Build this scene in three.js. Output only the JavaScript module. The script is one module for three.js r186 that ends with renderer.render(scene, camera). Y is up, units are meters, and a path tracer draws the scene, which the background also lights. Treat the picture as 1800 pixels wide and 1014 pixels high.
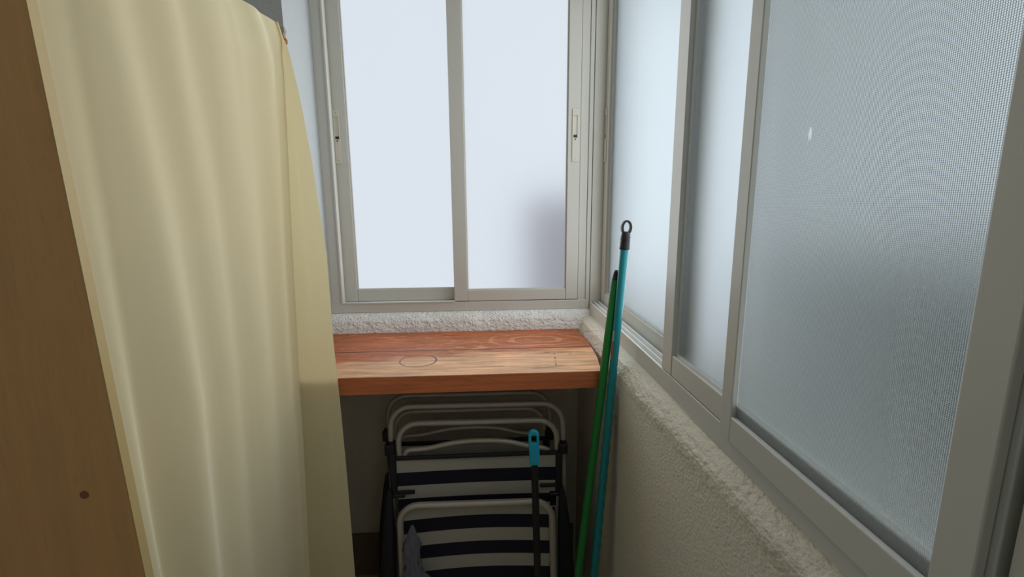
import * as THREE from 'three';
import { RoundedBoxGeometry } from 'three/addons/geometries/RoundedBoxGeometry.js';
import { mergeGeometries } from 'three/addons/utils/BufferGeometryUtils.js';
import { RectAreaLightUniformsLib } from 'three/addons/lights/RectAreaLightUniformsLib.js';
import { ImprovedNoise } from 'three/addons/math/ImprovedNoise.js';

// ---------------------------------------------------------------- camera, sky, exposure
const scene = new THREE.Scene();
const camera = new THREE.PerspectiveCamera(63.15, 1800 / 1014, 0.02, 100);
camera.position.set(0, 1.40, 1.65);
camera.quaternion.setFromRotationMatrix(new THREE.Matrix4().makeBasis(
  new THREE.Vector3(0.99806, -0.00652, 0.06189), new THREE.Vector3(0.01750, 0.98378, -0.17854), new THREE.Vector3(-0.05973, 0.17928, 0.98198)));
scene.background = new THREE.Color().setRGB(0.735, 0.80, 0.875);      // even overcast sky; it lights the room through the frosted panes
scene.backgroundIntensity = 1.0;
const renderer = new THREE.WebGLRenderer({ antialias: true });
renderer.toneMapping = THREE.LinearToneMapping;
renderer.toneMappingExposure = 1.0;
renderer.shadowMap.enabled = true;
const DAYLIGHT = 1.48;                                       // light that the frosted panes scatter into the room (see sash)
RectAreaLightUniformsLib.init();

// ---------------------------------------------------------------- helpers
function rng(seed) { return () => { seed |= 0; seed = seed + 0x6D2B79F5 | 0; let t = Math.imul(seed ^ seed >>> 15, 1 | seed); t = t + Math.imul(t ^ t >>> 7, 61 | t) ^ t; return ((t ^ t >>> 14) >>> 0) / 4294967296; }; }
const perlin = new ImprovedNoise();
const noise = (x, y, z = 0.37) => perlin.noise(x, y, z);
const fbm = (x, y, z = 0.37, o = 4) => { let s = 0, a = 0.5, f = 1; for (let i = 0; i < o; i++) { s += a * noise(x * f, y * f, z + i * 7.3); a *= 0.5; f *= 2.03; } return s; };
const clamp = (v, a = 0, b = 1) => Math.min(b, Math.max(a, v));
const smooth = (a, b, v) => { const t = clamp((v - a) / (b - a)); return t * t * (3 - 2 * t); };
const lerp = (a, b, t) => a + (b - a) * t;
// piecewise linear table lookup: rows are [key, value]
const table = (rows, k) => { if (k <= rows[0][0]) return rows[0][1]; for (let i = 1; i < rows.length; i++) if (k <= rows[i][0]) return lerp(rows[i - 1][1], rows[i][1], (k - rows[i - 1][0]) / (rows[i][0] - rows[i - 1][0])); return rows[rows.length - 1][1]; };
const used = {};
function numbered(name) { const n = used[name] = (used[name] ?? -1) + 1; return n ? `${name}_${String(n).padStart(3, '0')}` : name; }
function metricUV(g) {                                      // uv in metres from the dominant direction of each vertex normal
  const p = g.attributes.position, n = g.attributes.normal, uv = new Float32Array(p.count * 2);
  for (let i = 0; i < p.count; i++) {
    const ax = Math.abs(n.getX(i)), ay = Math.abs(n.getY(i)), az = Math.abs(n.getZ(i));
    if (ax >= ay && ax >= az) { uv[2 * i] = p.getZ(i); uv[2 * i + 1] = p.getY(i); }
    else if (ay >= az) { uv[2 * i] = p.getX(i); uv[2 * i + 1] = p.getZ(i); }
    else { uv[2 * i] = p.getX(i); uv[2 * i + 1] = p.getY(i); }
  }
  g.setAttribute('uv', new THREE.BufferAttribute(uv, 2));
  return g;
}
const box = (x0, x1, y0, y1, z0, z1) => metricUV(new THREE.BoxGeometry(x1 - x0, y1 - y0, z1 - z0).translate((x0 + x1) / 2, (y0 + y1) / 2, (z0 + z1) / 2));
const rbox = (x0, x1, y0, y1, z0, z1, r = 0.002, s = 2) => metricUV(new RoundedBoxGeometry(x1 - x0, y1 - y0, z1 - z0, s, Math.min(r, (x1 - x0) * 0.49, (y1 - y0) * 0.49, (z1 - z0) * 0.49)).translate((x0 + x1) / 2, (y0 + y1) / 2, (z0 + z1) / 2));
const merged = (list) => mergeGeometries(list.map((g) => { const q = g.index ? g.toNonIndexed() : g; for (const k of Object.keys(q.attributes)) if (!['position', 'normal', 'uv'].includes(k)) q.deleteAttribute(k); return q; }));
function grid(nu, nv, fn, uvfn) {                           // a surface over [0,1] x [0,1]
  const pos = [], uv = [], idx = [];
  for (let j = 0; j <= nv; j++) for (let i = 0; i <= nu; i++) {
    const p = fn(i / nu, j / nv); pos.push(...p);
    uv.push(...(uvfn ? uvfn(i / nu, j / nv, p) : [i / nu, j / nv]));
  }
  for (let j = 0; j < nv; j++) for (let i = 0; i < nu; i++) { const a = j * (nu + 1) + i, b = a + 1, c = a + nu + 1, d = c + 1; idx.push(a, b, d, a, d, c); }
  const g = new THREE.BufferGeometry();
  g.setAttribute('position', new THREE.Float32BufferAttribute(pos, 3)); g.setAttribute('uv', new THREE.Float32BufferAttribute(uv, 2));
  g.setIndex(idx); g.computeVertexNormals(); return g;
}
function add(name, geometry, material, parent = scene, userData) {
  const m = new THREE.Mesh(geometry, material); m.name = parent === scene ? numbered(name) : name; parent.add(m);
  if (userData) m.userData = userData; return m;
}
function group(name, parent = scene, userData, at = [0, 0, 0]) { const g = new THREE.Group(); g.name = parent === scene ? numbered(name) : name; g.position.set(...at); parent.add(g); if (userData) g.userData = userData; return g; }
const structure = (label, category) => ({ kind: 'structure', label, category });
function bentPath(points, radius) {                         // polyline with rounded corners
  const path = new THREE.CurvePath(), P = points.map((p) => new THREE.Vector3(...p)); let from = P[0];
  for (let i = 1; i < P.length - 1; i++) {
    const a = P[i].clone().add(P[i - 1].clone().sub(P[i]).setLength(radius)), b = P[i].clone().add(P[i + 1].clone().sub(P[i]).setLength(radius));
    path.add(new THREE.LineCurve3(from, a));
    const k = 0.5523; path.add(new THREE.CubicBezierCurve3(a, a.clone().lerp(P[i], k), b.clone().lerp(P[i], k), b)); from = b;
  }
  path.add(new THREE.LineCurve3(from, P[P.length - 1])); return path;
}
const tube = (points, corner, r, n = 120) => new THREE.TubeGeometry(points.length > 2 ? bentPath(points, corner) : new THREE.LineCurve3(new THREE.Vector3(...points[0]), new THREE.Vector3(...points[1])), n, r, 14);

// ---------------------------------------------------------------- textures
function dataTexture(w, h, fn, srgb, wrap = true) {
  const d = new Uint8Array(w * h * 4);
  for (let y = 0; y < h; y++) for (let x = 0; x < w; x++) { const c = fn((x + 0.5) / w, (y + 0.5) / h), o = (y * w + x) * 4; d[o] = clamp(c[0], 0, 255); d[o + 1] = clamp(c[1], 0, 255); d[o + 2] = clamp(c[2], 0, 255); d[o + 3] = 255; }
  const t = new THREE.DataTexture(d, w, h); t.magFilter = THREE.LinearFilter; t.minFilter = THREE.LinearMipmapLinearFilter; t.generateMipmaps = true;
  if (wrap) t.wrapS = t.wrapT = THREE.RepeatWrapping;
  if (srgb) t.colorSpace = THREE.SRGBColorSpace;
  t.needsUpdate = true; return t;
}
// noise that repeats after one unit
const tiled = (f) => (u, v) => { const a = f(u, v), b = f(u - 1, v), c = f(u, v - 1), d = f(u - 1, v - 1); const x = smooth(0.8, 1, u), y = smooth(0.8, 1, v); return lerp(lerp(a, b, x), lerp(c, d, x), y); };
const stippleNoise = tiled((u, v) => 0.6 * fbm(u * 46, v * 46, 1.7, 3) + 0.5 * fbm(u * 14, v * 14, 4.1, 3));
const stipple = dataTexture(512, 512, (u, v) => { const k = 128 + 210 * stippleNoise(u, v); return [k, k, k]; });
const plasterNoise = tiled((u, v) => { const a = fbm(u * 11, v * 11, 2.2, 5), b = fbm(u * 30, v * 30, 8.2, 3); return 0.9 * Math.abs(a) + 0.5 * Math.max(0, b); });
const plasterBump = dataTexture(512, 512, (u, v) => { const k = 60 + 420 * plasterNoise(u, v); return [k, k, k]; });
const grimeNoise = tiled((u, v) => fbm(u * 5, v * 5, 3.3, 5));
const plasterColour = dataTexture(512, 512, (u, v) => { const n = grimeNoise(u, v), s = stippleNoise(u, v); return [236 + 18 * n + 8 * s, 233 + 20 * n + 8 * s, 229 + 24 * n + 8 * s]; }, true);
const weaveBump = dataTexture(256, 256, (u, v) => { const a = Math.sin(u * Math.PI * 2 * 64), b = Math.sin(v * Math.PI * 2 * 64); const k = 128 + 60 * a * b + 26 * fbm(u * 20, v * 60); return [k, k, k]; });
const beech = dataTexture(512, 512, (u, v) => {
  const g = fbm(u * 22, v * 1.2, 5.1, 4), f = noise(u * 150, v * 9, 2.0), fl = Math.max(0, noise(u * 90, v * 20, 9.0) - 0.28);
  const k = 1 + 0.07 * g + 0.025 * f - 0.10 * fl;
  return [196 * k, 149 * k, 92 * k];
}, true);

// wooden plank tops: the board lies between x -0.56 .. 0.36 and z 0.03 .. 0.49
const PX0 = -0.56, PX1 = 0.36, PZ0 = 0.03, PZ1 = 0.49;
function segDist(x, y, x0, y0, x1, y1) { const dx = x1 - x0, dy = y1 - y0, t = clamp(((x - x0) * dx + (y - y0) * dy) / (dx * dx + dy * dy)); return Math.hypot(x - x0 - t * dx, y - y0 - t * dy); }
const plankTop = dataTexture(1536, 768, (u, v) => {
  const x = lerp(PX0, PX1, u), z = lerp(PZ0, PZ1, v);
  const grain = fbm(x * 9, z * 120, 1.3, 4), fine = noise(x * 40, z * 520, 6.1), broad = fbm(x * 5, z * 22, 3.9, 4);
  // rubbed-off stain: pale towards the front of the board with a ragged outline along the grain
  const edge = table([[-0.56, 0.335], [-0.35, 0.345], [-0.22, 0.315], [-0.05, 0.292], [0.1, 0.288], [0.36, 0.275]], x);
  let pale = smooth(-0.035, 0.035, z - edge + 0.075 * fbm(x * 11, z * 46, 8.8, 4));
  // swirls rubbed into the stain of the rear board
  const sw = Math.hypot((x - 0.16) / 2.2, z - 0.165); const arcs = Math.sin(sw * 210 + 5 * fbm(x * 14, z * 14, 2.2, 3));
  const swirl = smooth(0.35, 0.9, arcs) * smooth(0.2, 0.02, Math.abs(sw - 0.045) * 3) * smooth(0.262, 0.23, z);
  const swirl2 = smooth(0.1, 0.6, fbm(x * 26, z * 60, 5.5, 3) * 2.2) * smooth(0.12, 0.02, Math.hypot((x + 0.07) / 1.6, z - 0.25));
  const fleck = smooth(0.20, 0.36, fbm(x * 24, z * 95, 4.4, 3)) * 0.9;
  pale = clamp(Math.max(pale, 0.55 * swirl, 0.7 * swirl2, fleck * 0.7));
  const dark = smooth(0.22, 0.42, fbm(x * 7, z * 90, 12.1, 3));
  let k = 1 + 0.34 * grain + 0.10 * fine + 0.20 * broad - 0.30 * dark;
  let c = [lerp(164, 200, pale) * k, lerp(88, 152, pale) * k, lerp(46, 112, pale) * k];
  // pencilled circle, a scratched corner, splits and dents
  let ink = 0;
  const r = Math.hypot(x + 0.1913, z - 0.3527); ink = Math.max(ink, smooth(0.0032, 0.001, Math.abs(r - 0.0515)) * (0.55 + 0.4 * smooth(-0.2, 0.3, (x + 0.1913) * 6)));
  ink = Math.max(ink, 0.6 * smooth(0.003, 0.001, segDist(x, z, 0.2064, 0.315, 0.194, 0.436)) * (0.5 + 0.5 * Math.sign(noise(z * 60, 3))), 0.6 * smooth(0.003, 0.001, segDist(x, z, 0.194, 0.436, 0.126, 0.4394)));
  ink = Math.max(ink, 0.75 * smooth(0.0016, 0.0004, Math.abs(z - 0.325 - 0.004 * noise(x * 8, 1))) * smooth(-0.25, -0.15, x) * smooth(0.12, 0.02, x));
  ink = Math.max(ink, (0.85 + 0.3 * noise(x * 14, 2)) * smooth(0.0068, 0.0045, Math.abs(z - 0.2575)));           // dark line painted in for the shaded gap between the boards
  const chips = smooth(0.30, 0.38, fbm(x * 30, z * 130, 21.0, 2)) * smooth(0.10, 0.05, Math.hypot((x - 0.17) / 1.3, z - 0.37)); ink = Math.max(ink, 0.75 * chips);
  for (const [hx, hz, hr] of [[-0.36, 0.12, 0.004], [0.245, 0.105, 0.0045], [-0.33, 0.3, 0.003]]) ink = Math.max(ink, 0.7 * smooth(hr, hr * 0.3, Math.hypot((x - hx) / 1.6, z - hz)));
  return [lerp(c[0], 70, ink), lerp(c[1], 42, ink), lerp(c[2], 28, ink)];
}, true, false);
const plankSide = dataTexture(1024, 128, (u, v) => {
  const x = u * 0.92, y = v * 0.05, saw = noise(x * 90 + y * 330, y * 6, 3.0), g = fbm(x * 7, y * 160, 7.7, 4), b = fbm(x * 4, y * 20, 2.7, 3);
  const k = 1 + 0.09 * saw + 0.16 * g + 0.2 * b; return [186 * k, 104 * k, 62 * k];
}, true, false);

// ---------------------------------------------------------------- materials
const std = (o) => new THREE.MeshStandardMaterial(o), phys = (o) => new THREE.MeshPhysicalMaterial(o);
const rep = (t, s) => { const c = t.clone(); c.repeat.set(s, s); c.needsUpdate = true; return c; };
const M = {
  lacquer: std({ color: 0xcdccc4, roughness: 0.38 }),
  lacquerScreen: std({ color: 0xcbcac2, roughness: 0.42 }),
  track: std({ color: 0xeeeeee, roughness: 0.3 }),
  plaster: std({ map: rep(plasterColour, 1.6), bumpMap: rep(plasterBump, 5), bumpScale: 0.006, roughness: 0.9 }),
  paint: std({ color: 0xe2dfd6, bumpMap: rep(stipple, 6), bumpScale: 0.0025, roughness: 0.75 }),
  wallBeige: std({ color: 0xddd6c6, bumpMap: rep(stipple, 4), bumpScale: 0.003, roughness: 0.6 }),
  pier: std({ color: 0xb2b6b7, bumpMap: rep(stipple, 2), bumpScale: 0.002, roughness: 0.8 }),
  ceiling: std({ color: 0xe4e2da, roughness: 0.9 }),
  floor: std({ color: 0xc4b8a4, roughness: 0.5 }),
  base: std({ color: 0x7a6a58, roughness: 0.6 }),
  frosted: phys({ color: 0xffffff, transmission: 1, thickness: 0.005, ior: 1.3, roughness: 0.5, specularIntensity: 0.15 }),
  frostedSkyTint: phys({ color: 0xf2f9fb, transmission: 1, thickness: 0.005, ior: 1.3, roughness: 0.5, specularIntensity: 0.15 }),  // same frosted glass, with the bluer sky light tinted into its colour
  gasket: std({ color: 0x4a4943, roughness: 0.8 }),
  handle: std({ color: 0xd5d0c3, roughness: 0.35 }),
  latchDark: std({ color: 0x2a2724, roughness: 0.6 }),
  screw: std({ color: 0xb5b2aa, roughness: 0.35, metalness: 0.8 }),
  net: phys({ color: 0xc6cbcb, roughness: 0.95, transmission: 0.55, thickness: 0 }),
  plankTop: std({ map: plankTop, roughness: 0.62 }),
  plankSide: std({ map: plankSide, roughness: 0.6 }),
  beech: std({ map: rep(beech, 1.6), roughness: 0.5 }),
  beechEdge: std({ color: 0xb8a06c, roughness: 0.5 }),
  screwCap: std({ color: 0x7a4d28, roughness: 0.5 }),
  curtain: phys({ color: 0xf4e8bc, roughness: 0.95, transmission: 0.38, thickness: 0, bumpMap: rep(weaveBump, 9), bumpScale: 0.0004 }),
  brick: std({ color: 0xa8652f, roughness: 0.9 }),
  chip: std({ color: 0xcfcac0, roughness: 0.95, bumpMap: rep(plasterBump, 20), bumpScale: 0.003 }),
  alu: std({ color: 0xb9b3a8, roughness: 0.42, metalness: 0.35 }),
  blackPlastic: std({ color: 0x16161a, roughness: 0.5 }),
  navy: std({ color: 0x10131f, roughness: 0.6 }),
  teal: std({ color: 0x0c868f, roughness: 0.35 }),
  green: std({ color: 0x1a7a34, roughness: 0.38 }),
  cyan: std({ color: 0x1aa6c8, roughness: 0.4 }),
  paperGrey: std({ color: 0x9aa5a0, roughness: 0.6 }),
  paperBrown: std({ color: 0x9a6a52, roughness: 0.6 }),
  plastic: phys({ color: 0x74778a, roughness: 0.25, transmission: 0.35, thickness: 0, clearcoat: 0.5, clearcoatRoughness: 0.2 }),
  outsideShape: std({ color: 0xd2cdd6, roughness: 0.9 }),
  outside: std({ color: 0x343530, roughness: 0.9 }),
};

// ---------------------------------------------------------------- setting: floor, ceiling, walls
add('floor', box(-1.2, 0.62, -0.12, 0, -0.15, 3.5), M.floor, scene, structure('brown tiled floor of the narrow gallery', 'floor'));
add('ceiling', box(-1.2, 0.62, 2.45, 2.6, -0.15, 3.5), M.ceiling, scene, structure('plain off-white ceiling', 'ceiling'));
const WTOP = 2.22;
// back wall: masonry below the window with a hand-rounded plaster sill
{
  const prof = [[-0.10, 1.0215], [-0.012, 1.0215], [0.006, 1.0195], [0.020, 1.012], [0.033, 0.996], [0.041, 0.972], [0.043, 0.955], [0.041, 0.93], [0.036, 0.90], [0.034, 0.6], [0.034, 0.3], [0.034, 0]];
  const L = [0]; for (let i = 1; i < prof.length; i++) L.push(L[i - 1] + Math.hypot(prof[i][0] - prof[i - 1][0], prof[i][1] - prof[i - 1][1]));
  const at = (v) => { const s = v < 0.75 ? (v / 0.75) * L[8] : lerp(L[8], L[11], (v - 0.75) / 0.25); let i = 1; while (i < L.length - 1 && L[i] < s) i++; const t = (s - L[i - 1]) / (L[i] - L[i - 1]); return [lerp(prof[i - 1][0], prof[i][0], t), lerp(prof[i - 1][1], prof[i][1], t), s]; };
  const skin = (v0, v1, n) => grid(300, n, (u, v) => {
    const x = lerp(-0.56, 0.50, u), [z, y, s] = at(lerp(v0, v1, v));
    const rough = smooth(0.10, 0.15, s) * smooth(0.32, 0.25, s), d = rough * (0.0028 * fbm(x * 40, y * 60, 1.1, 4) + 0.0035 * fbm(x * 9, y * 9, 5.1, 3));
    return [x, y + d * 0.5, z + d];
  }, (u, v, p) => [p[0], at(lerp(v0, v1, v))[2]]);
  const w = add('wall_back', merged([skin(0.70, 1, 40), box(-0.56, 0.50, 0, 1.0, -0.15, -0.02), box(-0.56, 0.62, WTOP, 2.45, -0.15, 0)]), M.wallBeige, scene, structure('rough white plaster wall and sill under the far window', 'wall'));
  add('sill', skin(0, 0.70, 64), M.plaster, w, { label: 'rough white plaster sill' });
  add('baseboard_back', rbox(-0.535, 0.33, 0, 0.175, 0.034, 0.046, 0.003), M.base, scene, structure('brown skirting tile along the far wall', 'baseboard'));
}
// right wall: masonry below the sliding window; the plaster sill is uneven and the wall runs slightly out of square
const wallX = (z) => 0.345 + (z - 0.38) * 0.0257;
{
  const prof = [[0.47, 1.002], [0.392, 1.003], [0.380, 1.0025], [0.370, 0.998]];
  const rows = 130, nz = 760, Z0 = -0.02, Z1 = 3.3;
  const g = grid(nz, rows, (u, v) => {
    const z = u < 0.12 ? lerp(Z1, 1.6, u / 0.12) : lerp(1.6, Z0, (u - 0.12) / 0.88), xe = wallX(z), ye = 0.9515 + (z - 0.38) * 0.0185;
    const P = [[0.47, 1.002], [0.394, 1.0035], [0.383, 1.003], [xe + 0.026, 0.998], [xe + 0.012, 0.985], [xe + 0.003, ye + 0.010], [xe, ye], [xe + 0.0005, ye - 0.012], [xe + 0.003, ye - 0.03], [xe + 0.004, 0.6], [xe + 0.004, 0.3], [xe + 0.004, 0]];
    const s = v < 0.85 ? v / 0.85 * 8 : 8 + (v - 0.85) / 0.15 * 3, i = Math.min(10, Math.floor(s)), t = s - i;
    let x = lerp(P[i][0], P[i + 1][0], t), y = lerp(P[i][1], P[i + 1][1], t);
    const rough = smooth(2.4, 3.4, s) * smooth(8.2, 7, s), d = rough * (0.0030 * fbm(z * 60, (y + x) * 60, 3.1, 3) + 0.004 * fbm(z * 14, (y + x) * 14, 6.1, 2));
    return [x - d, y + d * 0.5, z];
  }, (u, v, p) => [p[2], p[1] + p[0]]);
  const wall = add('wall_right', merged([g, box(0.44, 0.62, 0, 1.0, -0.15, 3.5), box(0.40, 0.62, WTOP, 2.45, -0.15, 3.5), box(0.383, 0.62, 1.0, WTOP, 2.945, 3.5)]), M.wallBeige, scene, structure('beige stippled wall with rounded sill under the sliding window', 'wall'));
}
// left: masonry pier beside the far window (its corner is chipped), the wall behind the shelving, and the end wall behind the viewer
{
  const w = add('wall_left', merged([box(-1.2, -0.5355, 0, 2.45, -0.15, 0.221), box(-1.2, -1.0, 0, 2.45, 0.221, 3.5)]), M.pier, scene, structure('whitish plastered pier beside the far window, its corner chipped', 'wall'));
  const rock = (x, y, z, sx, sy, sz, seed) => { const g = new THREE.IcosahedronGeometry(1, 2), p = g.attributes.position; for (let i = 0; i < p.count; i++) { const k = 1 + 0.5 * noise(p.getX(i) * 1.7 + seed, p.getY(i) * 1.7, p.getZ(i) * 1.7); p.setXYZ(i, p.getX(i) * k * sx + x, p.getY(i) * k * sy + y, p.getZ(i) * k * sz + z); } g.computeVertexNormals(); return metricUV(g); };
  add('exposed_brick', rock(-0.5365, 1.842, 0.2185, 0.0065, 0.011, 0.008, 1.3), M.brick, w);
  add('exposed_brick', rock(-0.5365, 1.818, 0.216, 0.004, 0.006, 0.007, 4.3), M.brick, w);
  add('plaster_chip', rock(-0.5352, 1.864, 0.2195, 0.0055, 0.016, 0.008, 2.1), M.chip, w);
  add('plaster_chip', rock(-0.5348, 1.827, 0.2185, 0.0045, 0.006, 0.007, 7.7), M.chip, w);
  add('plaster_chip', rock(-0.5350, 1.806, 0.218, 0.0042, 0.012, 0.006, 9.9), M.chip, w);
  add('wall_near', box(-1.2, 0.62, 0, 2.45, 3.3, 3.5), M.paint, scene, structure('end wall behind the viewer', 'wall'));
}

// ---------------------------------------------------------------- sliding windows
// local axes: x along the wall, y up, +z into the room
function sash(parent, o) {
  const { x0, x1, y0, y1, z1, depth = 0.028, left = 0.047, right = 0.042, bottom = 0.036, top = 0.045 } = o, z0 = z1 - depth;
  const s = group('sash', parent, o.label ? { label: o.label } : undefined);
  add('stile', rbox(x0, x0 + left, y0, y1, z0, z1), M.lacquer, s); add('stile', rbox(x1 - right, x1, y0, y1, z0, z1), M.lacquer, s);
  add('rail', rbox(x0 + left + 0.0006, x1 - right - 0.0006, y0, y0 + bottom, z0, z1 - 0.0012), M.lacquer, s); add('rail', rbox(x0 + left + 0.0006, x1 - right - 0.0006, y1 - top, y1, z0, z1 - 0.0012), M.lacquer, s);
  const gx0 = x0 + left, gx1 = x1 - right, gy0 = y0 + bottom, gy1 = y1 - top, gz = z1 - 0.5 * depth, b = 0.0035;
  add('glazing_bead', merged([rbox(gx0 - 0.001, gx0 + b, gy0, gy1, gz, gz + 0.006, 0.0012), rbox(gx1 - b, gx1 + 0.001, gy0, gy1, gz, gz + 0.006, 0.0012), rbox(gx0, gx1, gy0 - 0.001, gy0 + b, gz, gz + 0.006, 0.0012), rbox(gx0, gx1, gy1 - b, gy1, gz, gz + 0.006, 0.0012)]), M.lacquer, s);
  add('pane', box(gx0 - 0.006, gx1 + 0.006, gy0 - 0.006, gy1 + 0.006, gz - 0.006, gz - 0.001), o.pane ?? M.frosted, s, { label: 'frosted glass pane' });
  // daylight scattered by the pane: an area light of the glass's own size and colour just in front of it
  const lx0 = o.lit ? o.lit[0] : gx0, lx1 = o.lit ? o.lit[1] : gx1, day = new THREE.RectAreaLight(new THREE.Color().setRGB(0.93, 0.975, 1.0), DAYLIGHT, lx1 - lx0 - 0.01, gy1 - gy0 - 0.01);
  day.position.set((lx0 + lx1) / 2, (gy0 + gy1) / 2, z1 + 0.0006); day.rotation.y = Math.PI; day.name = 'daylight'; s.add(day);
  if (o.handle) {
    const [hx, y0h, y1h] = o.handle, z = z1, w = 0.0105;
    // plate with a finger recess: built of a surround so that the recess is a real hollow
    const ry0 = lerp(y0h, y1h, 0.46), ry1 = lerp(y0h, y1h, 0.88);
    add('handle_plate', merged([rbox(hx - w, hx + w, y0h, ry0, z, z + 0.0035, 0.001), rbox(hx - w, hx + w, ry1, y1h, z, z + 0.0035, 0.001), rbox(hx - w, hx - w + 0.004, ry0, ry1, z, z + 0.0035, 0.0008), rbox(hx + w - 0.004, hx + w, ry0, ry1, z, z + 0.0035, 0.0008), box(hx - w + 0.004, hx + w - 0.004, ry0, ry1, z, z + 0.0006)]), M.handle, s);
    add('latch', rbox(hx - w + 0.0042, hx + w - 0.0042, ry0 + 0.0005, ry0 + 0.009, z, z + 0.003, 0.0006), M.latchDark, s);
    add('keyhole', rbox(hx - 0.0024, hx + 0.0024, ry0 - 0.008, ry0 - 0.0035, z + 0.003, z + 0.0039, 0.0004), M.latchDark, s);
    for (const yy of [y0h + 0.010, y1h - 0.008]) add('screw', new THREE.CylinderGeometry(0.0022, 0.0022, 0.0012, 14).rotateX(Math.PI / 2).translate(hx, yy, z + 0.0036), M.screw, s);
  }
  return s;
}
{ // window_1: two sashes in the far wall; the left one runs in the outer track
  const w = group('window_1', scene, structure('white two-leaf sliding window with frosted panes in the far wall', 'window'));
  const f = group('outer_frame', w);
  add('jamb', merged([rbox(-0.5365, -0.4955, 1.0205, WTOP, -0.032, -0.003, 0.0025), box(-0.5365, -0.512, 1.0205, WTOP, -0.09, -0.03), rbox(-0.5005, -0.4940, 1.0515, WTOP, -0.02, 0.0030, 0.0015)]), M.lacquer, f);
  add('jamb', merged([rbox(0.3385, 0.366, 1.0205, WTOP, -0.09, -0.003, 0.002), rbox(0.3668, 0.3812, 1.0205, WTOP, -0.09, 0.000, 0.0025)]), M.lacquer, f);
  add('sill_rail', merged([rbox(-0.5365, 0.3805, 1.0205, 1.0535, -0.09, 0.0005, 0.002), rbox(-0.4995, -0.104, 1.0515, 1.0580, -0.010, 0.0030, 0.0015)]), M.lacquer, f);
  add('head_rail', rbox(-0.5365, 0.3805, WTOP - 0.04, WTOP, -0.09, 0.0, 0.002), M.lacquer, f);
  sash(w, { lit: [-0.452, -0.107], x0: -0.5085, x1: -0.060, y0: 1.0540, y1: WTOP - 0.035, z1: -0.036, left: 0.0550, right: 0.045, bottom: 0.0420, handle: [-0.4855, 1.536, 1.709], label: 'left leaf in the outer track' });
  sash(w, { x0: -0.1050, x1: 0.3375, y0: 1.0560, y1: WTOP - 0.035, z1: 0.000, left: 0.0470, right: 0.0430, bottom: 0.0390, handle: [0.3195, 1.5385, 1.7105], label: 'right leaf in the inner track' });
}
{ // window_2: two sashes along the right wall, an insect screen hooked inside the nearer one
  const w = group('window_2', scene, structure('white sliding window with frosted panes along the right wall', 'window'), [0.382, 0, 0]); w.rotation.y = -Math.PI / 2;
  const f = group('outer_frame', w);
  add('jamb', merged([rbox(-0.035, 0.0005, 1.003, WTOP, -0.09, -0.001, 0.002)]), M.lacquer, f);
  add('jamb', merged([rbox(1.3700, 1.455, 1.003, WTOP, -0.09, 0.0, 0.002), box(1.345, 1.372, 1.003, WTOP, -0.09, -0.0315)]), M.lacquer, f);
  add('sill_rail', merged([rbox(-0.035, 1.455, 1.003, 1.0450, -0.0065, 0.0, 0.0015), box(-0.035, 1.455, 1.003, 1.038, -0.09, -0.006)]), M.lacquer, f);
  add('track', merged([rbox(0.002, 1.40, 1.037, 1.0485, -0.0180, -0.0150, 0.001), rbox(0.002, 1.40, 1.037, 1.0500, -0.0330, -0.0300, 0.001)]), M.track, f);
  add('head_rail', rbox(-0.035, 1.455, WTOP - 0.04, WTOP, -0.09, 0.0, 0.002), M.lacquer, f);
  sash(w, { lit: [0.05, 0.698], x0: 0.0015, x1: 0.752, y0: 1.0400, y1: WTOP - 0.035, z1: -0.040, left: 0.046, right: 0.046, bottom: 0.0440, handle: [0.018, 1.536, 1.709], pane: M.frostedSkyTint, label: 'far leaf in the outer track' });
  sash(w, { x0: 0.6995, x1: 1.3620, y0: 1.0465, y1: WTOP - 0.035, z1: 0.0, depth: 0.030, left: 0.0490, right: 0.030, bottom: 0.0435, pane: M.frostedSkyTint, label: 'near leaf in the inner track' });
}
{ // window_3: the glazing goes on past the viewer
  const w = group('window_3', scene, structure('further sliding window along the right wall behind the viewer', 'window'), [0.382, 0, 0]); w.rotation.y = -Math.PI / 2;
  const f = group('outer_frame', w);
  add('jamb', rbox(1.455, 2.05, 1.003, WTOP, -0.09, 0.0, 0.002), M.lacquer, f); add('jamb', rbox(2.90, 2.945, 1.003, WTOP, -0.09, 0.0, 0.002), M.lacquer, f);
  add('sill_rail', rbox(1.455, 2.945, 1.003, 1.045, -0.09, 0.0, 0.002), M.lacquer, f); add('head_rail', rbox(1.455, 2.945, WTOP - 0.04, WTOP, -0.09, 0.0, 0.002), M.lacquer, f);
  sash(w, { lit: [2.10, 2.47], x0: 2.045, x1: 2.52, y0: 1.0400, y1: WTOP - 0.035, z1: -0.040, left: 0.046, right: 0.046, bottom: 0.0440 });
  sash(w, { x0: 2.47, x1: 2.905, y0: 1.0465, y1: WTOP - 0.035, z1: 0.0, depth: 0.030, left: 0.049, right: 0.046, bottom: 0.0435 });
}
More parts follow.
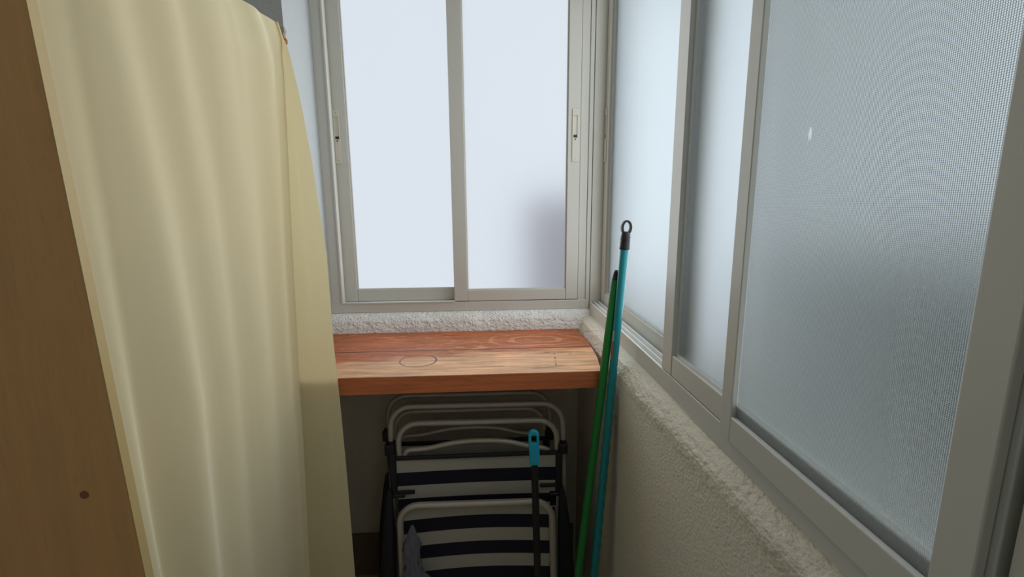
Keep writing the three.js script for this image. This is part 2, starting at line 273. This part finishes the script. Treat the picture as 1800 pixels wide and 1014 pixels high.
{ // insect screen leaf
  const s = group('insect_screen', scene, { label: 'framed insect screen of fine grey mesh over the near sliding pane', category: 'screen' }, [0.382, 0, 0]); s.rotation.y = -Math.PI / 2;
  const a = 0.9735, b = 1.3570, y0 = 1.0365, y1 = WTOP - 0.05, t = 0.0300, zf = 0.0105;
  add('stile', rbox(a, a + t, y0, y1, 0.0005, zf, 0.0018), M.lacquerScreen, s); add('stile', rbox(b - 0.0335, b, y0, y1, 0.0005, zf, 0.0018), M.lacquerScreen, s);
  add('rail', rbox(a + t, b - 0.0335, y0, y0 + 0.0400, 0.0005, zf - 0.0002, 0.0012), M.lacquerScreen, s); add('rail', rbox(a + t, b - 0.0335, y1 - 0.036, y1, 0.0005, zf - 0.0002, 0.0012), M.lacquerScreen, s);
  add('ledge', rbox(a + t, b - 0.0335, y0 + 0.0396, y0 + 0.0408, 0.0030, zf - 0.0008, 0.0004), M.track, s);
  const x0 = a + t - 0.001, x1 = b - 0.0325, m0 = y0 + 0.0395, m1 = y1 - 0.035, zz = 0.0022, th = 0.0002, list = [];
  const tear = { x0: 1.1032, x1: 1.1086, y0: 1.4690, y1: 1.4835 };  // a small torn spot where threads are missing
  const upright = (x, a, b) => list.push(new THREE.BoxGeometry(th * 2, b - a, th * 2).translate(x, (a + b) / 2, zz)), level = (y, a, b) => list.push(new THREE.BoxGeometry(b - a, th * 2, th * 1.6).translate((a + b) / 2, y, zz - 0.0003));
  for (let x = x0 + 0.001, k = 0; x < x1; x += 0.0018, k++) if (x > tear.x0 && x < tear.x1) { upright(x, m0, tear.y0 + 0.003 * (k % 2)); upright(x, tear.y1 - 0.002 * (k % 3), m1); } else upright(x, m0, m1);
  for (let y = m0 + 0.001, k = 0; y < m1; y += 0.00175, k++) if (y > tear.y0 && y < tear.y1) { level(y, x0, tear.x0 + 0.0008 * (k % 3)); level(y, tear.x1 - 0.001 * (k % 2), x1); } else level(y, x0, x1);
  add('mesh_netting', merged(list), M.net, s, { kind: 'stuff' });
}

// ---------------------------------------------------------------- outdoors, seen only as blurred shapes through the frosted panes
add('outdoor_block', box(0.64, 6, -1.5, 1.30, 0.66, 7), M.outside, scene, { label: 'dim grey roof added outside to darken the near frosted pane', category: 'roof' });  // added block, sized to darken the lower part of the near pane

add('outdoor_shape', rbox(0.24, 0.66, -0.2, 1.44, -1.20, -0.90, 0.08, 5), M.outsideShape, scene, { label: 'upright shape added outside, blurred behind the right pane of the far window', category: 'unknown_shape' });  // unidentified shape, added for the dim smear in the right pane

// ---------------------------------------------------------------- wooden shelf under the far window
{
  const s = group('wooden_shelf', scene, { label: 'thick orange-brown worn plank shelf under the far window', category: 'shelf' }, [-0.1, 0.911, 0.26]);
  const endX = (z) => table([[0.044, 0.3275], [0.205, 0.3337], [0.364, 0.3248], [0.475, 0.3084]], z);
  const plank = (z0, z1, dy) => {
    const y0 = 0.911, y1 = 0.958 + dy, n = 10, pos = [], uv = [], nor = [], groups = [[], []], X0 = -0.5345;
    const quad = (slot, a, b, c, d, nn, uvs) => { const P = [a, b, c, a, c, d], U = [uvs[0], uvs[1], uvs[2], uvs[0], uvs[2], uvs[3]]; for (let i = 0; i < 6; i++) groups[slot].push([P[i], U[i], nn]); };
    const tuv = (p) => [(p[0] - PX0) / (PX1 - PX0), (p[2] - PZ0) / (PZ1 - PZ0)], suv = (p) => [(p[0] + 0.56) / 0.92, (p[1] - 0.91) / 0.05], euv = (p) => [p[2], (p[1] - 0.91) / 0.05];
    const c = 0.0015;
    for (let i = 0; i < n; i++) {
      const za = lerp(z0, z1, i / n), zb = lerp(z0, z1, (i + 1) / n), xa = endX(za), xb = endX(zb);
      const a = [X0, y1, za], b = [X0, y1, zb], d = [xb, y1, zb], e = [xa, y1, za]; quad(0, a, b, d, e, [0, 1, 0], [a, b, d, e].map(tuv));
      const A = [X0, y0, za], B = [X0, y0, zb], D = [xb, y0, zb], E = [xa, y0, za]; quad(1, A, E, D, B, [0, -1, 0], [A, E, D, B].map((p) => [(p[0] + 0.56) / 0.92, (p[2] * 2) % 1]));
      quad(1, e, d, D, E, [1, 0, 0.04], [e, d, D, E].map(euv)); quad(1, b, a, A, B, [-1, 0, 0], [b, a, A, B].map(euv));
    }
    const xf = endX(z1), xr = endX(z0);
    { const p = [[X0, y0, z1], [xf, y0, z1], [xf, y1 - c, z1], [X0, y1 - c, z1]]; quad(1, ...p, [0, 0, 1], p.map(suv)); const q = [[X0, y1 - c, z1], [xf, y1 - c, z1], [xf, y1, z1 - c], [X0, y1, z1 - c]]; quad(0, ...q, [0, 0.7, 0.7], q.map(tuv)); }
    { const p = [[xr, y0, z0], [X0, y0, z0], [X0, y1, z0], [xr, y1, z0]]; quad(1, ...p, [0, 0, -1], p.map(suv)); }
    const g = new THREE.BufferGeometry(); let start = 0;
    groups.forEach((list, k) => { for (const [p, u, nn] of list) { pos.push(p[0] + 0.1, p[1] - 0.911, p[2] - 0.26); uv.push(...u); nor.push(...nn); } g.addGroup(start, list.length, k); start += list.length; });
    g.setAttribute('position', new THREE.Float32BufferAttribute(pos, 3)); g.setAttribute('uv', new THREE.Float32BufferAttribute(uv, 2)); g.setAttribute('normal', new THREE.Float32BufferAttribute(nor, 3)); return g;
  };
  add('plank', plank(0.0445, 0.2555, -0.0012), [M.plankTop, M.plankSide], s, { label: 'orange stained rear plank' });
  add('plank', plank(0.2595, 0.4750, 0), [M.plankTop, M.plankSide], s, { label: 'front plank rubbed pale, with a pencilled circle' });
}

// ---------------------------------------------------------------- shelving unit behind the curtain
const panelX = (y) => -0.5147 - (y - 0.85) * 0.0328;
{
  const u = group('shelving_unit', scene, { label: 'brown beech-look shelving unit at the left, its end panel beside the curtain', category: 'shelving' }, [-0.76, 0, 0.6]);
  const off = (g) => g.translate(0.76, 0, -0.6);
  const lean = (g) => { const p = g.attributes.position; for (let i = 0; i < p.count; i++) if (p.getX(i) > -0.7) p.setX(i, p.getX(i) + panelX(p.getY(i)) + 0.53); return g; };
  add('side_panel', off(lean(new THREE.BoxGeometry(0.466, 1.80, 0.0145, 1, 20, 1).translate(-0.998 + 0.233, 0.90, 1.0 - 0.00725))), M.beech, u);
  metricUV(u.children[0].geometry);
  add('edge_band', off(lean(new THREE.BoxGeometry(0.0012, 1.80, 0.0150, 1, 20, 1).translate(-0.5310, 0.90, 1.0 - 0.00725))), M.beechEdge, u, { label: 'pale edge strip' });
  add('screw_cap', new THREE.CylinderGeometry(0.0058, 0.0062, 0.0016, 20).rotateX(Math.PI / 2).translate(-0.5802 + 0.76, 0.9900, 1.0006 - 0.6), M.screwCap, u);
  add('side_panel', off(rbox(-0.998, -0.56, 0, 1.80, 0.225, 0.241)), M.beech, u);
  add('back_panel', off(rbox(-0.998, -0.992, 0, 1.80, 0.241, 0.985)), M.beech, u);
  for (const y of [0.08, 0.5, 0.92, 1.34, 1.784]) add('shelf_board', off(rbox(-0.992, -0.575, y, y + 0.016, 0.241, 0.985)), M.beech, u);
}
// curtain: runs along the front of the shelving, then its free end turns into the room in front of the shelf
{
  const topAt = 1.811;
  const far = [[0.0, -0.372], [0.40, -0.3655], [0.675, -0.3665], [0.883, -0.3695], [1.064, -0.3748], [1.2776, -0.3750], [1.40, -0.3845], [1.5022, -0.3919], [1.6035, -0.4026], [1.657, -0.4093], [1.7086, -0.4175], [1.7329, -0.424], [1.7566, -0.4347], [1.7775, -0.4467], [1.8046, -0.4573], [1.811, -0.459]];
  const fold = [[0.0, -0.498], [0.40, -0.4904], [0.755, -0.476], [1.004, -0.469], [1.277, -0.459], [1.553, -0.4475], [1.70, -0.4420], [1.77, -0.4490], [1.811, -0.4610]];
  const bump = (t, c, w) => Math.exp(-(((t - c) / w) ** 2));
  const g = grid(420, 150, (u, v) => {
    const y = lerp(0.03, topAt, v), d = clamp((topAt - y) / 1.2);
    const P0 = [panelX(y) - 0.003, 0.9842], F = [table(fold, y) * 1.0078, lerp(0.483, 0.445, smooth(1.70, 1.8155, y))], E = [table(far, y) * lerp(1.0157, 1, smooth(1.70, 1.8155, y)), lerp(0.4850, 0.455, smooth(1.70, 1.8155, y))];
    const uf = 0.84;
    let x, z;
    if (u < uf) {
      const t = u / uf; z = lerp(P0[1], F[1], t); x = lerp(P0[0], F[0], t) + lerp(0.013, 0.005, smooth(1.3, 0.8, y)) * smooth(0, 0.10, t) * (1 - t);
      const zr = table([[0.5, 0.895], [0.75, 0.887], [1.06, 0.8675], [1.4, 0.880], [1.68, 0.907], [1.82, 0.915]], y);
      const fade = smooth(0.01, 0.08, t) * smooth(1, 0.94, t), dip = smooth(0.0, 0.9, d);
      x += fade * 0.62 * ((0.010 + 0.016 * dip) * bump(z, zr, 0.034) - (0.008 + 0.026 * dip) * bump(z, lerp(0.955, 0.948, dip), 0.028)
        + 0.007 * bump(z, zr - 0.105, 0.038) - 0.006 * bump(z, zr - 0.060, 0.033)
        + 0.007 * bump(z, zr - 0.215 - 0.02 * dip, 0.040) - 0.007 * bump(z, zr - 0.160, 0.03)
        + 0.006 * bump(z, 0.545, 0.028) - 0.006 * bump(z, 0.590, 0.04) - 0.005 * bump(z, 0.505, 0.02)
        + 0.004 * (0.4 + d) * fbm(z * 9, y * 0.9, 2.7, 2) + 0.002 * fbm(z * 26, y * 1.6, 7.1, 2));
    } else {
      const t = (u - uf) / (1 - uf); const q = Math.sin(t * Math.PI / 2);
      x = lerp(F[0], E[0], lerp(t, q, 0.15)); z = lerp(F[1], E[1], t) + 0.003 * Math.sin(Math.PI * t) + 0.002 * fbm(t * 2.5, y * 1.2, 5.7, 2);
    }
    return [x, y + 0.004 * (u < uf ? 0 : 1) * 0, z];
  }, (u, v) => [u * 0.75, v * 1.8]);
  add('curtain', g, M.curtain, scene, { label: 'pale yellow cloth curtain hanging between the brown panel and the far window', category: 'curtain' });
}

// ---------------------------------------------------------------- folded chairs under the shelf
const stripes = dataTexture(64, 1024, (u, v) => {           // woven stripes; v counts from the lower edge in periods
  const f = (v * 8) % 1, navy = smooth(0.0, 0.02, f) * smooth(0.52, 0.50, f), n = 5 * noise(u * 60, v * 900, 2.0);
  return [lerp(172, 14, navy) + n, lerp(168, 15, navy) + n, lerp(158, 36, navy) + n];
}, true);
M.sling = std({ map: stripes, roughness: 0.85, bumpMap: rep(weaveBump, 6), bumpScale: 0.0003 });
function makeChair() {
  const B = [-0.026, 0, 0.365], c = group('folding_chair', scene, undefined, B);
  const L = (p) => [p[0] - B[0], p[1] - B[1], p[2] - B[2]], T = (pts, corner, r, n) => tube(pts.map(L), corner, r, n), O = (g) => g.translate(-B[0], -B[1], -B[2]);
  add('back_frame', T([[-0.295, 0.03, 0.352], [-0.283, 0.811, 0.330], [0.2306, 0.806, 0.330], [0.243, 0.03, 0.352]], 0.062, 0.0092), M.alu, c);
  add('seat_frame', T([[-0.264, 0.10, 0.366], [-0.2604, 0.7630, 0.344], [0.2115, 0.7590, 0.344], [0.218, 0.10, 0.366]], 0.058, 0.0088), M.alu, c);
  const bar = new THREE.CatmullRomCurve3([[-0.2430, 0.640, 0.350], [-0.2425, 0.6680, 0.350], [-0.2340, 0.6790, 0.350], [-0.175, 0.6850, 0.350], [-0.100, 0.6990, 0.350], [-0.026, 0.7035, 0.350], [0.060, 0.6980, 0.350], [0.130, 0.6800, 0.350], [0.176, 0.6700, 0.350], [0.1880, 0.6610, 0.350], [0.1895, 0.632, 0.350]].map((p) => new THREE.Vector3(...L(p))));
  add('crossbar', new THREE.TubeGeometry(bar, 110, 0.0075, 14), M.alu, c);
  for (const [x, y, s] of [[-0.285, 0.692, -1], [0.2285, 0.675, 1]]) {
    add('hinge_bracket', O(merged([rbox(x - 0.014, x + 0.014, y - 0.020, y + 0.014, 0.326, 0.366, 0.005, 3), rbox(x - 0.012 - s * 0.010, x + 0.008 - s * 0.010, y - 0.150, y - 0.012, 0.346, 0.370, 0.004, 3), rbox(x - 0.020 - s * 0.02, x + 0.02 - s * 0.02, y - 0.152, y - 0.140, 0.35, 0.374, 0.004)])), M.blackPlastic, c);
  }
  add('top_strap', O(rbox(-0.272, 0.214, 0.655, 0.668, 0.356, 0.364, 0.003)), M.blackPlastic, c);
  const uvY = (top, period, k) => (u, v, p) => [u * 2, ((p[1] - top) / period + k) / 8];
  // back sling
  const gb = grid(40, 60, (u, v) => [lerp(-0.268, 0.209, u), lerp(0.480, 0.659, v), lerp(0.362, 0.360, v) - 0.006 * Math.sin(Math.PI * u)], uvY(0.615, 0.0855, 4.52)); gb.translate(-B[0], -B[1], -B[2]);
  add('back_sling', gb, M.sling, c, { label: 'navy and white striped sling' });
  // seat sling, wrapped round the front frame
  const gs = grid(50, 80, (u, v) => [lerp(-0.250, 0.186, u), lerp(0.06, 0.520, v) + 0.006 * Math.sin(Math.PI * u), 0.392 + 0.010 * (1 - v) - 0.014 * Math.sin(Math.PI * u)], uvY(0.4795, 0.0868, 5.52)); gs.translate(-B[0], -B[1], -B[2]);
  add('seat_sling', gs, M.sling, c, { label: 'navy and white striped sling' });
  add('leg_frame', T([[-0.259, 0.012, 0.412], [-0.2575, 0.5330, 0.400], [0.1900, 0.5285, 0.400], [0.2040, 0.012, 0.412]], 0.055, 0.0100), M.alu, c);
  for (const s of [-1, 1]) {
    const t = s < 0 ? [[-0.287, 0.575], [-0.306, 0.30], [-0.312, 0.06]] : [[0.224, 0.562], [0.240, 0.30], [0.246, 0.06]], w = [0.012, 0.026, 0.026];
    const g = new RoundedBoxGeometry(2, 2, 2, 4, 0.7), p = g.attributes.position;
    for (let i = 0; i < p.count; i++) { const k = (p.getY(i) + 1) / 2, y = lerp(t[2][1], t[0][1], k), cx = table([[t[2][1], t[2][0]], [t[1][1], t[1][0]], [t[0][1], t[0][0]]], y), hw = table([[t[2][1], w[2]], [t[1][1], w[1]], [t[0][1], w[0]]], y); p.setXYZ(i, cx + p.getX(i) * hw - B[0], y, 0.380 + p.getZ(i) * 0.011 - B[2]); }
    g.computeVertexNormals(); add('armrest', g, M.navy, c, { label: 'dark padded armrest' });
    const x0 = s < 0 ? -0.272 : 0.158, x1 = s < 0 ? -0.216 : 0.214; add('buckle', O(rbox(x0, x1, s < 0 ? 0.549 : 0.553, s < 0 ? 0.560 : 0.563, 0.362, 0.370, 0.002)), M.blackPlastic, c);
  }
  return c;
}
{
  const front = makeChair(); front.userData = { label: 'front folded chair with striped sling and bright tubes under the shelf', category: 'chair', group: 'folded chairs under the shelf' };
  const rear = front.clone(); rear.name = numbered('folding_chair'); rear.position.add(new THREE.Vector3(-0.024, -0.0075, -0.100)); rear.rotation.z = 0.004; scene.add(rear);
  rear.userData = { label: 'rear folded chair, mostly hidden behind the front one', category: 'chair', group: 'folded chairs under the shelf' };
}
{ // crumpled plastic bag caught inside the front frame
  const g = grid(40, 70, (u, v) => {
    const y = lerp(0.10, 0.505, v), cx = table([[0.10, -0.205], [0.32, -0.212], [0.40, -0.220], [0.505, -0.214]], y), hw = table([[0.10, 0.050], [0.30, 0.040], [0.37, 0.022], [0.45, 0.020], [0.505, 0.003]], y);
    const a = u * Math.PI * 2, k = 1 + 1.3 * fbm(Math.cos(a) * 3.1, Math.sin(a) * 3.1 + y * 14, y * 22, 3);
    return [cx + Math.cos(a) * hw * k, y, 0.447 + Math.sin(a) * hw * 0.3 * k];
  });
  add('plastic_bag', g, M.plastic, scene, { label: 'crumpled greyish plastic bag tucked inside the front chair frame', category: 'bag' });
}

// ---------------------------------------------------------------- poles
function poleFrame(top, foot) { const a = new THREE.Vector3(...foot), b = new THREE.Vector3(...top), d = b.clone().sub(a), q = new THREE.Quaternion().setFromUnitVectors(new THREE.Vector3(0, 1, 0), d.clone().normalize()); return { len: d.length(), q, at: foot }; }
function lathe(rows, n = 28) { return new THREE.LatheGeometry(rows.map(([r, y]) => new THREE.Vector2(r, y)), n); }
function twisted(r, y0, y1, depth, lobes, pitch) { return grid(36, Math.round((y1 - y0) / 0.004), (u, v) => { const a = -u * Math.PI * 2, y = lerp(y0, y1, v), k = r + depth * Math.cos(lobes * a + y * Math.PI * 2 / pitch); return [Math.cos(a) * k, y, Math.sin(a) * k]; }); }
{ // turquoise broomstick
  const f = poleFrame([0.3562, 1.3535, 0.498], [0.2742, 0, 0.5105]), p = group('broomstick', scene, { label: 'turquoise pole with a black hanging loop, leaning on the window sill', category: 'pole' }, f.at); p.quaternion.copy(f.q);
  add('shaft', merged([twisted(0.0105, 0.0, 0.985, 0.0007, 2, 0.042), lathe([[0.0105, 0.985], [0.0105, f.len - 0.068]])]), M.teal, p);
  const loop = new THREE.Shape(), H = f.len; loop.absellipse(0, 0, 0.0120, 0.0175, 0, Math.PI * 2); const hole = new THREE.Path(); hole.absellipse(0, 0.0010, 0.0092, 0.0145, 0, Math.PI * 2); loop.holes.push(hole);
  const ring = new THREE.ExtrudeGeometry(loop, { depth: 0.008, bevelEnabled: true, bevelSize: 0.0014, bevelThickness: 0.0014, bevelSegments: 3, curveSegments: 28 }).translate(0, H - 0.016, -0.004);
  add('hanging_grip', merged([metricUV(ring), lathe([[0.0001, H - 0.0700], [0.0126, H - 0.0698], [0.0128, H - 0.066], [0.0120, H - 0.060], [0.0112, H - 0.036], [0.0104, H - 0.028], [0.0080, H - 0.0255], [0.0001, H - 0.025]]), ...[0, 1, 2, 3].map((k) => new THREE.TorusGeometry(0.0116, 0.0011, 8, 26).rotateX(Math.PI / 2).translate(0, H - 0.058 + k * 0.0062, 0))]), M.blackPlastic, p);
  const patch = (y0, y1, m, a0, a1) => add('sticker', grid(10, 1, (u, v) => { const a = lerp(a0, a1, u); return [Math.sin(a) * 0.0109, lerp(y0, y1, v), Math.cos(a) * 0.0109]; }), m, p);
  patch(1.050, 1.078, M.paperGrey, -1.45, -0.75); patch(1.000, 1.047, M.paperBrown, -1.45, -0.75);
}
{ // green pole
  const f = poleFrame([0.340, 1.229, 0.4785], [0.2120, 0, 0.5225]), p = group('broomstick', scene, { label: 'green pole with a dark pointed tip beside the turquoise one', category: 'pole' }, f.at); p.quaternion.copy(f.q);
  add('shaft', lathe([[0.0108, 0], [0.0108, f.len - 0.033], [0.0102, f.len - 0.026]]), M.green, p);
  add('tip', lathe([[0.0098, f.len - 0.030], [0.0092, f.len - 0.022], [0.0066, f.len - 0.006], [0.0045, f.len], [0.0001, f.len + 0.001]]), M.blackPlastic, p);
}
{ // black handle with a turquoise grip
  const f = poleFrame([0.1246, 0.8065, 0.500], [0.1470, 0, 0.500]), p = group('dustpan_stick', scene, { label: 'black stick with a turquoise hanging grip in front of the folded chairs', category: 'stick' }, f.at); p.quaternion.copy(f.q); const H = f.len;
  add('shaft', lathe([[0.0098, 0], [0.0098, H - 0.0945]]), M.blackPlastic, p);
  const sh = new THREE.Shape(), w = 0.0132, b = H - 0.098; sh.moveTo(-w * 0.86, b + 0.004); sh.quadraticCurveTo(-w * 0.8, b, 0, b - 0.002); sh.quadraticCurveTo(w * 0.8, b, w * 0.86, b + 0.004); sh.lineTo(w * 0.98, H - 0.04); sh.lineTo(w, H - 0.013); sh.absarc(0, H - 0.013, w, 0, Math.PI, false); sh.lineTo(-w * 0.98, H - 0.04); sh.closePath();
  const ho = new THREE.Path(); ho.moveTo(-0.0082, H - 0.034); ho.lineTo(0.0082, H - 0.034); ho.lineTo(0.0082, H - 0.0165); ho.absarc(0, H - 0.0165, 0.0082, 0, Math.PI, false); ho.closePath(); sh.holes.push(ho);
  const grip = new THREE.ExtrudeGeometry(sh, { depth: 0.007, bevelEnabled: true, bevelSize: 0.0012, bevelThickness: 0.004, bevelSegments: 5, curveSegments: 20 }).translate(0, 0, -0.0035);
  add('grip', merged([metricUV(grip), ...[0, 1, 2, 3, 4].map((k) => new THREE.SphereGeometry(0.0042, 14, 10).scale(0.6, 0.95, 1.5).translate(0.0122, b + 0.012 + k * 0.0095, 0))]), M.cyan, p);
}

scene.traverse((o) => { if (o.isMesh) { o.castShadow = true; o.receiveShadow = true; } });
renderer.render(scene, camera);
